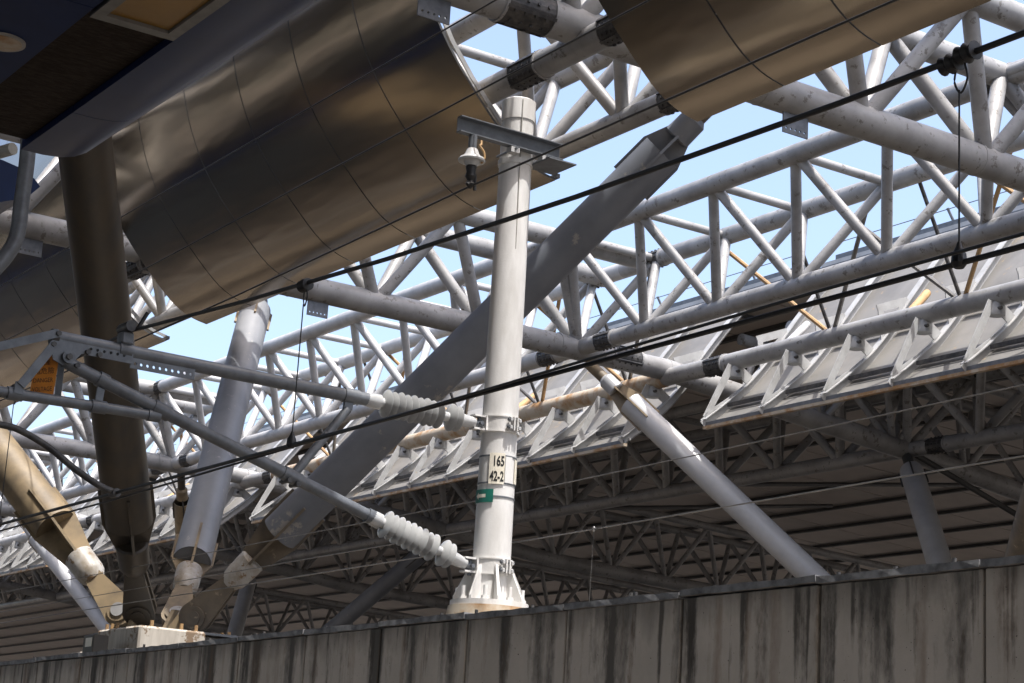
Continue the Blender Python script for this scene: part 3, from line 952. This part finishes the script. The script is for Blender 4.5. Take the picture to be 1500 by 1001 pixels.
# ------------------------------------------------------------------ catenary mast
MXX, MY = 9.10, 14.00
MZ0 = 1.775
mast = thing('catenary_mast', 'white round catenary mast standing on the wall with black numbers 165 and 42-2', 'mast', (MXX, MY, MZ0))
R0, R1, MZ1 = 0.168, 0.145, 6.42
def mr(z):
    return R0 + (R1 - R0) * (z - MZ0) / (MZ1 - MZ0)
link('pole', lathe_mesh([(0.19, MZ0 + 0.05), (0.178, MZ0 + 0.10), (mr(2.1), 2.1), (mr(3), 3.0), (mr(4), 4.0), (mr(5), 5.0), (R1, MZ1 - 0.02), (R1 - 0.02, MZ1)], MAST, 40, 30), mast, M.Translation((MXX, MY, 0)))
link('top_cap', lathe_mesh([(R1 + 0.010, MZ1 - 0.17), (R1 + 0.012, MZ1 + 0.02), (R1 - 0.01, MZ1 + 0.035), (0.001, MZ1 + 0.045)], MAST, 40), mast, M.Translation((MXX, MY, 0)))
tocam = V((-MXX, -MY, 0)).normalized()
right = V((-tocam.y, tocam.x, 0))
def ringpt(a, r, z):
    """a = angle from the camera-facing side, positive to the right"""
    d = tocam * math.cos(a) + right * math.sin(a)
    return V((MXX, MY, z)) + d * r
# weld seam
tube('weld_seam', ringpt(0.32, R1 + 0.003, 5.0), ringpt(0.22, R1 + 0.013, MZ1 - 0.0), 0.006, GREYTRIM, mast, 8)
link('base_flange', lathe_mesh([(0.34, 0.0), (0.34, 0.045), (0.16, 0.046)], MAST, 32), mast, M.Translation((MXX, MY, MZ0 + 0.03)))
link('grout_pad', lathe_mesh([(0.37, -0.074), (0.355, 0.028), (0.2, 0.029)], RUSTPIPE, 24), mast, M.Translation((MXX, MY, MZ0 + 0.0)))
for q in range(8):
    a = q * math.pi / 4 + 0.25
    d = tocam * math.cos(a) + right * math.sin(a)
    n = V((-d.y, d.x, 0)) * 0.012
    c = V((MXX, MY, MZ0 + 0.075))
    extrude_poly('gusset', [c + d * 0.16 - n, c + d * 0.325 - n, c + d * 0.325 + V((0, 0, 0.03)) - n, c + d * 0.19 + V((0, 0, 0.31)) - n, c + d * 0.16 + V((0, 0, 0.31)) - n], n * 2, MAST, mast)
    a2 = a + math.pi / 8
    d2 = tocam * math.cos(a2) + right * math.sin(a2)
    c2 = c + d2 * 0.285
    tube('anchor_bolt', c2 - V((0, 0, 0.02)), c2 + V((0, 0, 0.12)), 0.018, MAST, mast, 8)
    tube('anchor_nut', c2, c2 + V((0, 0, 0.03)), 0.034, MAST, mast, 6)
def band(z, h, th, m, name='clamp_band'):
    link(name, lathe_mesh([(mr(z) - 0.005, -h / 2), (mr(z) + th, -h / 2), (mr(z) + th, h / 2), (mr(z) - 0.005, h / 2)], m, 40), mast, M.Translation((MXX, MY, z)))
for z in (3.40, 2.15):
    band(z, 0.13, 0.012, MAST)
    for dz in (-0.067, 0.067):
        band(z + dz, 0.012, 0.02, MAST, 'clamp_rim')
    # bolted ears facing the camera, right of centre
    for s in (0, 1):
        e0 = ringpt(0.62 + s * 0.16, mr(z) + 0.005, z)
        d = (e0 - V((MXX, MY, z))).normalized()
        tn = V((-d.y, d.x, 0))
        bm = bmesh.new()
        bmesh.ops.create_cube(bm, size=1, matrix=M.Translation(e0 + d * 0.03) @ M((d, tn, V((0, 0, 1)))).transposed().to_4x4() @ M.Diagonal((0.06, 0.014, 0.12, 1)))
        link('clamp_ear', finish(bm, MAST), mast)
    for dz in (-0.035, 0.035):
        c = ringpt(0.70, mr(z) + 0.04, z + dz)
        d = (c - V((MXX, MY, c.z))).normalized()
        tn = V((-d.y, d.x, 0))
        tube('clamp_bolt', c - tn * 0.075, c + tn * 0.075, 0.013, GALV, mast, 8)
        tube('clamp_nut', c - tn * 0.062, c - tn * 0.036, 0.025, STEELW, mast, 6)
        tube('clamp_nut', c + tn * 0.036, c + tn * 0.062, 0.025, STEELW, mast, 6)
    # lugs that hold the insulator, on the track side
    for dz in (-0.058, 0.058):
        box('bracket_lug', (MXX - mr(z) - 0.13, MY - 0.045, z + dz - 0.008), (MXX - mr(z) + 0.02, MY + 0.045, z + dz + 0.008), MAST, mast)
    box('bracket_back', (MXX - mr(z) - 0.02, MY - 0.06, z - 0.065), (MXX - mr(z) + 0.02, MY + 0.06, z + 0.065), MAST, mast)
for z in (3.115, 2.875, 2.755):
    band(z, 0.014, 0.006, GALV, 'strap')
for a in (0.10, 1.0):
    pass
def bent_plate(a0, a1, z0, z1, off, m, name, nseg=8):
    bm = bmesh.new()
    prev = None
    for k in range(nseg + 1):
        a = a0 + (a1 - a0) * k / nseg
        q = [bm.verts.new(ringpt(a, mr(z) + o_, z)) for z, o_ in ((z0, off), (z1, off), (z1, off + 0.004), (z0, off + 0.004))]
        if prev:
            for c in range(4):
                bm.faces.new((prev[c], prev[(c + 1) % 4], q[(c + 1) % 4], q[c]))
        else:
            bm.faces.new(q)
        prev = q
    bm.faces.new(list(reversed(prev)))
    return link(name, finish(bm, m, True, 30), mast)
def bent_text(body, size, a_mid, z, off, m, sx=0.72, bold=0.0, name='lettering'):
    cu = bpy.data.curves.new('txt', 'FONT')
    cu.body = body
    cu.size = size
    cu.align_x = 'CENTER'
    cu.offset = bold
    cu.resolution_u = 3
    ob = bpy.data.objects.new('txt', cu)
    COL.objects.link(ob)
    dg = bpy.context.evaluated_depsgraph_get()
    me = bpy.data.meshes.new_from_object(ob.evaluated_get(dg))
    bpy.data.objects.remove(ob)
    bm = bmesh.new()
    bm.from_mesh(me)
    bmesh.ops.triangulate(bm, faces=bm.faces)
    bmesh.ops.subdivide_edges(bm, edges=[e for e in bm.edges if e.calc_length() > size * 0.25], cuts=1)
    for v in bm.verts:
        zz = z + v.co.y
        v.co = ringpt(a_mid + v.co.x * sx / mr(z), mr(z) + off, zz)
    me2 = bpy.data.meshes.new('mesh')
    bm.to_mesh(me2)
    bm.free()
    me2.materials.append(m)
    return link(name, me2, mast)
bent_plate(-0.42, 0.38, 2.862, 3.135, 0.008, PLATE, 'number_plate')
bent_plate(0.42, 0.85, 2.88, 3.11, 0.005, MAST, 'blank_plate')
bent_plate(1.1, 1.5, 2.885, 3.10, 0.006, PLATE, 'number_plate')
bent_text('165', 0.122, 0.05, 3.022, 0.0135, INK, 0.54, 0.004)
bent_text('42-2', 0.122, 0.0, 2.888, 0.0135, INK, 0.52, 0.004)
bent_plate(-1.35, -0.12, 2.70, 2.815, 0.008, GREEN, 'green_sticker', 12)
# white arrow pointing left
bm = bmesh.new()
ar = [(-1.18, 2.757), (-0.98, 2.79), (-0.98, 2.772), (-0.52, 2.772), (-0.52, 2.742), (-0.98, 2.742), (-0.98, 2.724)]
vs = [bm.verts.new(ringpt(a, mr(z) + 0.0135, z)) for a, z in ar]
bm.faces.new((vs[0], vs[1], vs[2], vs[5], vs[6]))
mid = [bm.verts.new(ringpt(a, mr(z) + 0.0135, z)) for a, z in ((-0.75, 2.772), (-0.75, 2.742))]
bm.faces.new((vs[2], mid[0], mid[1], vs[5]))
bm.faces.new((mid[0], vs[3], vs[4], mid[1]))
link('arrow', finish(bm, PLATE), mast)
# cross beam near the top: steel channel bolted across the mast
def channel(name, x0, x1, y, z, h, d, t, m, parent):
    bm = bmesh.new()
    sec = [(0, -h / 2), (-d, -h / 2), (-d, -h / 2 + t), (-t, -h / 2 + t), (-t, h / 2 - t), (-d, h / 2 - t), (-d, h / 2), (0, h / 2)]
    A = [bm.verts.new((x0, y + a, z + b)) for a, b in sec]
    B = [bm.verts.new((x1, y + a, z + b)) for a, b in sec]
    for i in range(8):
        bm.faces.new((A[i], A[(i + 1) % 8], B[(i + 1) % 8], B[i]))
    bm.faces.new(A)
    bm.faces.new(list(reversed(B)))
    return link(name, finish(bm, m), parent)
channel('cross_beam', 8.35, 9.46, MY - R1 - 0.02, 5.99, 0.15, 0.075, 0.009, GALV, mast)
band(5.84, 0.05, 0.012, MAST)
for sx in (-1, 1):
    tube('u_bolt', (MXX + sx * 0.17, MY - 0.28, 5.89), (MXX + sx * 0.17, MY + 0.05, 5.89), 0.012, GALV, mast, 8)
    box('u_bolt_plate', (MXX + sx * 0.17 - 0.045, MY - 0.25, 5.855), (MXX + sx * 0.17 + 0.045, MY - 0.17, 5.905), STEELW, mast)
extrude_poly('seat_plate', [(9.20, 13.97, 5.83), (9.50, 13.97, 5.83), (9.50, 13.60, 5.83), (9.20, 13.60, 5.83)], (0, 0, 0.012), GALV, mast)

# hanging feeder insulator
hi = thing('hanging_insulator', 'small hanging insulator with a disc and clamp below the cross beam left of mast top', 'insulator', (8.52, 13.79, 5.9))
HX, HY = 8.50, 13.79
tube('stem', (HX, HY, 5.915), (HX, HY, 5.79), 0.038, GALV, hi, 14)
link('cap', lathe_mesh([(0.03, 0.0), (0.05, -0.02), (0.065, -0.06), (0.09, -0.09)], STEELW, 18), hi, M.Translation((HX, HY, 5.80)))
link('disc', lathe_mesh([(0.04, 0.0), (0.11, -0.012), (0.122, -0.03), (0.118, -0.045), (0.07, -0.04), (0.06, -0.075), (0.05, -0.085)], PORC, 28), hi, M.Translation((HX, HY, 5.715)))
link('clamp_body', lathe_mesh([(0.035, 0.0), (0.05, -0.03), (0.04, -0.08), (0.05, -0.12), (0.028, -0.16), (0.045, -0.19), (0.01, -0.23)], BLACK, 12), hi, M.Translation((HX, HY, 5.65)))
tube('clamp_arm', (HX - 0.05, HY - 0.03, 5.44), (HX + 0.05, HY + 0.0, 5.53), 0.016, BLACK, hi, 8)
tube('clamp_arm', (HX + 0.045, HY - 0.01, 5.41), (HX + 0.03, HY - 0.02, 5.55), 0.016, BLACK, hi, 8)
link('bond_wire', sweep_mesh(smooth_path([(HX + 0.075, HY - 0.02, 5.88), (HX + 0.07, HY - 0.03, 5.84), (HX + 0.05, HY - 0.04, 5.82), (HX + 0.09, HY - 0.05, 5.77), (HX + 0.10, HY - 0.05, 5.71), (HX + 0.07, HY - 0.05, 5.66)], 5), 0.010, RUST, 8), hi)

# ------------------------------------------------------------------ cantilever with its two long insulators
can2 = thing('cantilever_arm', 'grey tubular catenary cantilever with ribbed insulators reaching left from the mast', 'cantilever', (MXX - 0.2, MY, 3.4))
def insulator(a, b, label, first_gap=True):
    a, b = V(a), V(b)
    d = b - a
    L = d.length
    MW = M.Translation(a) @ d.to_track_quat('Z', 'Y').to_matrix().to_4x4()
    core = link('insulator', lathe_mesh([(0.034, -0.10), (0.055, -0.10), (0.066, -0.02), (0.066, 0.03), (0.044, 0.04), (0.042, L - 0.16), (0.060, L - 0.15), (0.050, L - 0.04), (0.046, L)], PORC, 24), can2, MW)
    core['label'] = label
    shed = None
    n = 12
    zs = [0.075 + k * (L - 0.27) / (n - 1) for k in range(n)]
    for k, z in enumerate(zs):
        if k == n - 3:
            continue
        rr = 0.122 if k % 2 == 0 else 0.114
        if shed is None:
            shed = lathe_mesh([(0.040, -0.012), (0.07, -0.002), (0.114, 0.016), (0.118, 0.020), (0.115, 0.023), (0.07, 0.008), (0.040, 0.003)], PORC, 28)
        link('shed', shed, core, MW @ M.Translation((0, 0, z)) @ M.Diagonal((rr / 0.118, rr / 0.118, 1, 1)))
    tube('pin_fork', a + d.normalized() * (L - 0.02), a + d.normalized() * (L + 0.09), 0.03, GALV, can2, 10)
    p = a + d.normalized() * (L + 0.05)
    tube('fork_pin', p - V((0, 0.06, 0)), p + V((0, 0.06, 0)), 0.018, GALV, can2, 10)
    tube('fork_pin', p - V((0, 0.0, 0.08)), p + V((0, 0.0, 0.08)), 0.018, GALV, can2, 10)
insulator((7.84, MY, 3.415), (8.83, MY, 3.395), 'upper horizontal ribbed grey insulator')
insulator((7.93, MY, 2.415), (8.83, MY, 2.155), 'lower sloping ribbed grey insulator')
tube('top_tube', (4.97, MY, 3.435), (7.76, MY, 3.418), 0.056, GALV, can2, 20)
tube('diagonal_tube', (5.07, MY, 3.265), (7.85, MY, 2.44), 0.051, GALV, can2, 20)
tube('registration_tube', (4.2, MY, 2.935), (5.90, MY, 2.965), 0.042, GALV, can2, 18)
tube('tube_collar', (4.95, MY, 3.436), (5.0, MY, 3.436), 0.064, DARKST, can2, 20)
for (a, b, r) in (((5.50, 3.432), (5.60, 3.431), 0.066), ((7.52, 3.42), (7.66, 3.42), 0.064), ((7.74, 3.42), (7.80, 3.418), 0.05), ((5.36, 3.18), (5.44, 3.155), 0.062), ((5.84, 3.036), (5.98, 2.994), 0.062), ((7.02, 2.686), (7.18, 2.638), 0.060), ((7.83, 2.445), (7.92, 2.42), 0.062), ((4.66, 2.943), (4.78, 2.945), 0.052), ((5.33, 2.955), (5.45, 2.957), 0.052), ((5.80, 2.963), (5.90, 2.965), 0.05)):
    tube('clamp_sleeve', (a[0], MY, a[1]), (b[0], MY, b[1]), r, GALV, can2, 16)
def bar(name, a, b, w, t, m, parent, y=MY):
    a, b = V((a[0], y, a[1])), V((b[0], y, b[1]))
    d = b - a
    bm = bmesh.new()
    bmesh.ops.create_cube(bm, size=1)
    me = finish(bm, m)
    X_ = d.normalized()
    Z_ = X_.cross(V((0, 1, 0))).normalized()
    Y_ = Z_.cross(X_)
    return link(name, me, parent, M.Translation((a + b) / 2) @ M((X_, Y_, Z_)).transposed().to_4x4() @ M.Diagonal((d.length, t, w, 1)))
# gusset and perforated flat under the top tube
link('gusset_plate', plate_mesh([(-0.03, 0.04), (0.62, 0.01), (0.62, -0.09), (0.20, -0.085), (0.14, -0.16), (0.06, -0.20), (-0.02, -0.17), (-0.05, -0.06)], [circ(0.27 + 0.055 * k, -0.035, 0.012, 8) for k in range(6)], 0.014, GALV), can2, frame_xz(V((4.99, MY - 0.045, 3.42))))
link('perforated_flat', plate_mesh([(0, 0), (0.55, -0.0), (0.55, -0.085), (0, -0.085)], [circ(0.04 + 0.053 * k, -0.045, 0.013, 8) for k in range(10)], 0.012, GALV), can2, frame_xz(V((5.60, MY - 0.03, 3.385))))
tube('gusset_bolt', (5.08, MY - 0.09, 3.285), (5.08, MY + 0.05, 3.285), 0.05, GALV, can2, 16)
tube('gusset_bolt', (5.08, MY - 0.11, 3.285), (5.08, MY - 0.085, 3.285), 0.026, DARKST, can2, 6)
for (x, z) in ((4.955, 3.365), (4.985, 3.455), (5.235, 3.355), (5.33, 3.35), (5.16, 3.235)):
    tube('gusset_bolt', (x, MY - 0.08, z), (x, MY - 0.05, z), 0.022, DARKST, can2, 6)
bar('tie_bar', (4.985, 3.46), (4.35, 3.19), 0.065, 0.012, GALV, can2, MY - 0.06)
bar('stay_bar', (4.965, 3.37), (4.74, 3.005), 0.07, 0.012, GALV, can2, MY - 0.065)
bar('stay_bar', (4.735, 3.03), (4.73, 2.94), 0.07, 0.014, GALV, can2, MY - 0.05)
bar('drop_strap', (5.40, 3.165), (5.385, 2.965), 0.06, 0.02, GALV, can2)
bar('drop_strap', (5.90, 3.02), (5.88, 2.93), 0.06, 0.02, GALV, can2)
bar('drop_strap', (7.58, 3.40), (7.57, 3.30), 0.08, 0.03, GALV, can2)
tube('stay_tube', (7.57, MY, 3.30), (7.12, MY, 2.68), 0.038, GALV, can2, 14)
tube('stay_bolt', (7.06, MY - 0.07, 2.62), (7.06, MY + 0.07, 2.62), 0.022, DARKST, can2, 8)
tube('stay_bolt', (7.14, MY - 0.07, 2.60), (7.14, MY + 0.07, 2.60), 0.022, DARKST, can2, 8)
# messenger saddle on top of the tube
box('saddle', (5.50, MY - 0.06, 3.48), (5.60, MY + 0.06, 3.58), GALV, can2, 0.012)
tube('saddle_roller', (5.55, MY - 0.10, 3.62), (5.55, MY + 0.10, 3.62), 0.045, DARKST, can2, 14)
tube('saddle_pin', (5.60, MY - 0.1, 3.60), (5.66, MY - 0.13, 3.74), 0.016, BLACK, can2, 8)
# curved registration arm
link('steady_arm', sweep_mesh(smooth_path([(4.2, MY, 2.70), (4.64, MY, 2.695), (4.8, MY, 2.675), (5.03, MY, 2.585), (5.26, MY, 2.45), (5.46, MY, 2.355), (5.58, MY, 2.32)], 6), 0.026, DARKST, 12), can2)
tube('steady_clamp', (5.6, MY - 0.05, 2.31), (5.6, MY + 0.05, 2.31), 0.035, DARKST, can2, 10)

# orange warning sign under the gusset
sg = thing('warning_sign', 'small orange warning sign with dark lettering hanging under the cantilever end', 'sign', (4.98, 14.06, 2.98))
sc = V((4.965, 14.06, 3.14))
SM = M.Translation(sc) @ M.Rotation(-0.55, 4, 'Z') @ M(((1, 0, 0), (0, 0, -1), (0, 1, 0))).to_4x4()
link('board', plate_mesh([(-0.105, -0.165), (0.075, -0.15), (0.085, 0.12), (0.03, 0.19), (-0.09, 0.10)], [], 0.006, ORANGE), sg, SM)
link('edge_trim', plate_mesh([(0.086, -0.15), (0.135, -0.15), (0.135, 0.12), (0.086, 0.12)], [], 0.012, GALV), sg, SM)
def flat_text(body, size, x, y, m, sx=0.8):
    cu = bpy.data.curves.new('txt', 'FONT')
    cu.body = body
    cu.size = size
    cu.align_x = 'CENTER'
    cu.resolution_u = 2
    ob = bpy.data.objects.new('txt', cu)
    COL.objects.link(ob)
    me = bpy.data.meshes.new_from_object(ob.evaluated_get(bpy.context.evaluated_depsgraph_get()))
    bpy.data.objects.remove(ob)
    me.materials.clear()
    me.materials.append(m)
    link('lettering', me, sg, SM @ M.Translation((x, y, 0.0045)) @ M.Rotation(0.12, 4, 'Z') @ M.Diagonal((sx, 1, 1, 1)))
flat_text('高壓', 0.05, -0.01, 0.085, INK)
flat_text('電危險', 0.055, -0.01, 0.015, INK, 0.95)
flat_text('DANGER', 0.05, -0.012, -0.055, INK, 0.75)
flat_text('VOLTAGE', 0.05, -0.012, -0.125, INK, 0.68)

# ------------------------------------------------------------------ wires
def wire(name, pts, r, m, label, cat='wire', group=None):
    return tagit(link(name, sweep_mesh(pts, r, m, 8)), label, cat, group)
def messenger_z(y):
    return 3.22 + 0.0052 * (y - 4.0) ** 2 * 0.8 if y < 14 else 3.62 - 0.03 * (y - 14)
mpts = [(5.6, y, {True: 3.195 + 0.0043 * (y - 4.2) ** 2, False: 3.61 - 0.022 * (y - 14)}[y <= 14]) for y in [-14 + 2 * k for k in range(14)] + [14, 20, 30, 45, 70]]
wire('messenger_wire', mpts, 0.0145, BLACK, 'thick black messenger cable from the cantilever end up to the top right')
wire('contact_wire', [(5.6, -14, 2.31), (5.6, 10, 2.31), (5.6, 80, 2.31)], 0.013, BLACK, 'black contact wire crossing low in front of the mast and both struts')
wire('contact_wire', [(5.52, -14, 2.33), (5.52, 6, 2.325), (5.66, 14, 2.285), (5.9, 40, 2.285)], 0.008, BLACK, 'thin black wire running just beside the contact wire')
def mz(y):
    return 3.195 + 0.0043 * (y - 4.2) ** 2
def dropper(y, top, label, two=False):
    o = thing('dropper_cable', label, 'dropper', (5.6, y, 2.31), 'droppers between the overhead wires')
    for q in range(2 if two else 1):
        yy = y + 0.045 - 0.09 * q if two else y
        link('pulley', lathe_mesh([(0.02, -0.05), (0.042, -0.045), (0.03, -0.02), (0.046, 0.0), (0.03, 0.02), (0.042, 0.045), (0.02, 0.05)], BLACK, 14), o, M.Translation((5.6, yy, top + (0.01 if q else -0.01))) @ M.Rotation(math.pi / 2, 4, 'X'))
    link('hook', sweep_mesh(smooth_path([(5.62, y + 0.035, top - 0.03), (5.62, y + 0.045, top - 0.09), (5.61, y, top - 0.15), (5.60, y - 0.045, top - 0.10), (5.6, y - 0.03, top - 0.03)], 4), 0.005, BLACK, 6), o)
    tube('rod', (5.6, y, top - 0.14), (5.6, y, 2.36), 0.0042, BLACK, o, 6)
    link('lower_clamp', lathe_mesh([(0.008, 0.09), (0.014, 0.07), (0.03, 0.04), (0.034, 0.0), (0.02, -0.02)], BLACK, 10), o, M.Translation((5.6, y, 2.31)))
dropper(11.08, mz(11.08), 'black dropper with a round pulley hanging left of the mast')
dropper(5.28, mz(5.28), 'black dropper with twin pulleys hanging at the right', True)
dropper(16.6, 3.55, 'black dropper with hook at the far left edge under the cantilever')
wire('feeder_wire', [(9.0, -10, 7.75), (9.0, 14, 7.56), (9.0, 24, 7.49), (9.0, 60, 7.4)], 0.0085, BLACK, 'topmost thin wire crossing the large bronze cladding')
wire('feeder_wire', [(8.5, -10, 6.7), (8.5, 11, 6.37), (8.5, 22, 6.19), (8.5, 60, 6.0)], 0.009, BLACK, 'middle thin wire crossing the large bronze cladding')
wire('feeder_wire', [(8.5, -10, 5.44), (8.5, 8, 5.45), (8.5, 13.8, 5.44), (8.5, 18.5, 5.35), (8.5, 60, 5.0)], 0.010, BLACK, 'dark wire held by the hanging insulator clamp')
wire('guard_wire', [(9.45, -6, 3.0), (9.45, 8.2, 2.96), (9.45, 14, 2.88), (9.45, 60, 2.8)], 0.005, WIRE, 'thin grey wire crossing the dark roof above the lower one, behind the mast')
wire('guard_wire', [(9.45, -6, 2.52), (9.45, 8.2, 2.49), (9.45, 13, 2.445), (9.45, 14, 2.435), (9.45, 60, 2.35)], 0.0062, WIRE, 'lower grey wire with a small clamp right of the mast foot')
wire('guard_wire', [(9.5, 15, 2.62), (9.5, 60, 2.5)], 0.0045, WIRE, 'thin grey wire in the dark left of the mast behind the lower insulator')
gc = thing('wire_clamp', 'tiny pale clamp with a thin hanging line on the lower wire right of the mast', 'clamp', (9.45, 13.0, 2.445))
link('clamp', lathe_mesh([(0.006, -0.022), (0.012, -0.012), (0.008, 0), (0.013, 0.012), (0.005, 0.024)], STEEL, 10), gc, M.Translation((9.45, 13.0, 2.445)))
tube('line', (9.45, 13.0, 2.43), (9.45, 13.02, 1.78), 0.002, WIRE, gc, 6)

bpy.context.view_layer.update()
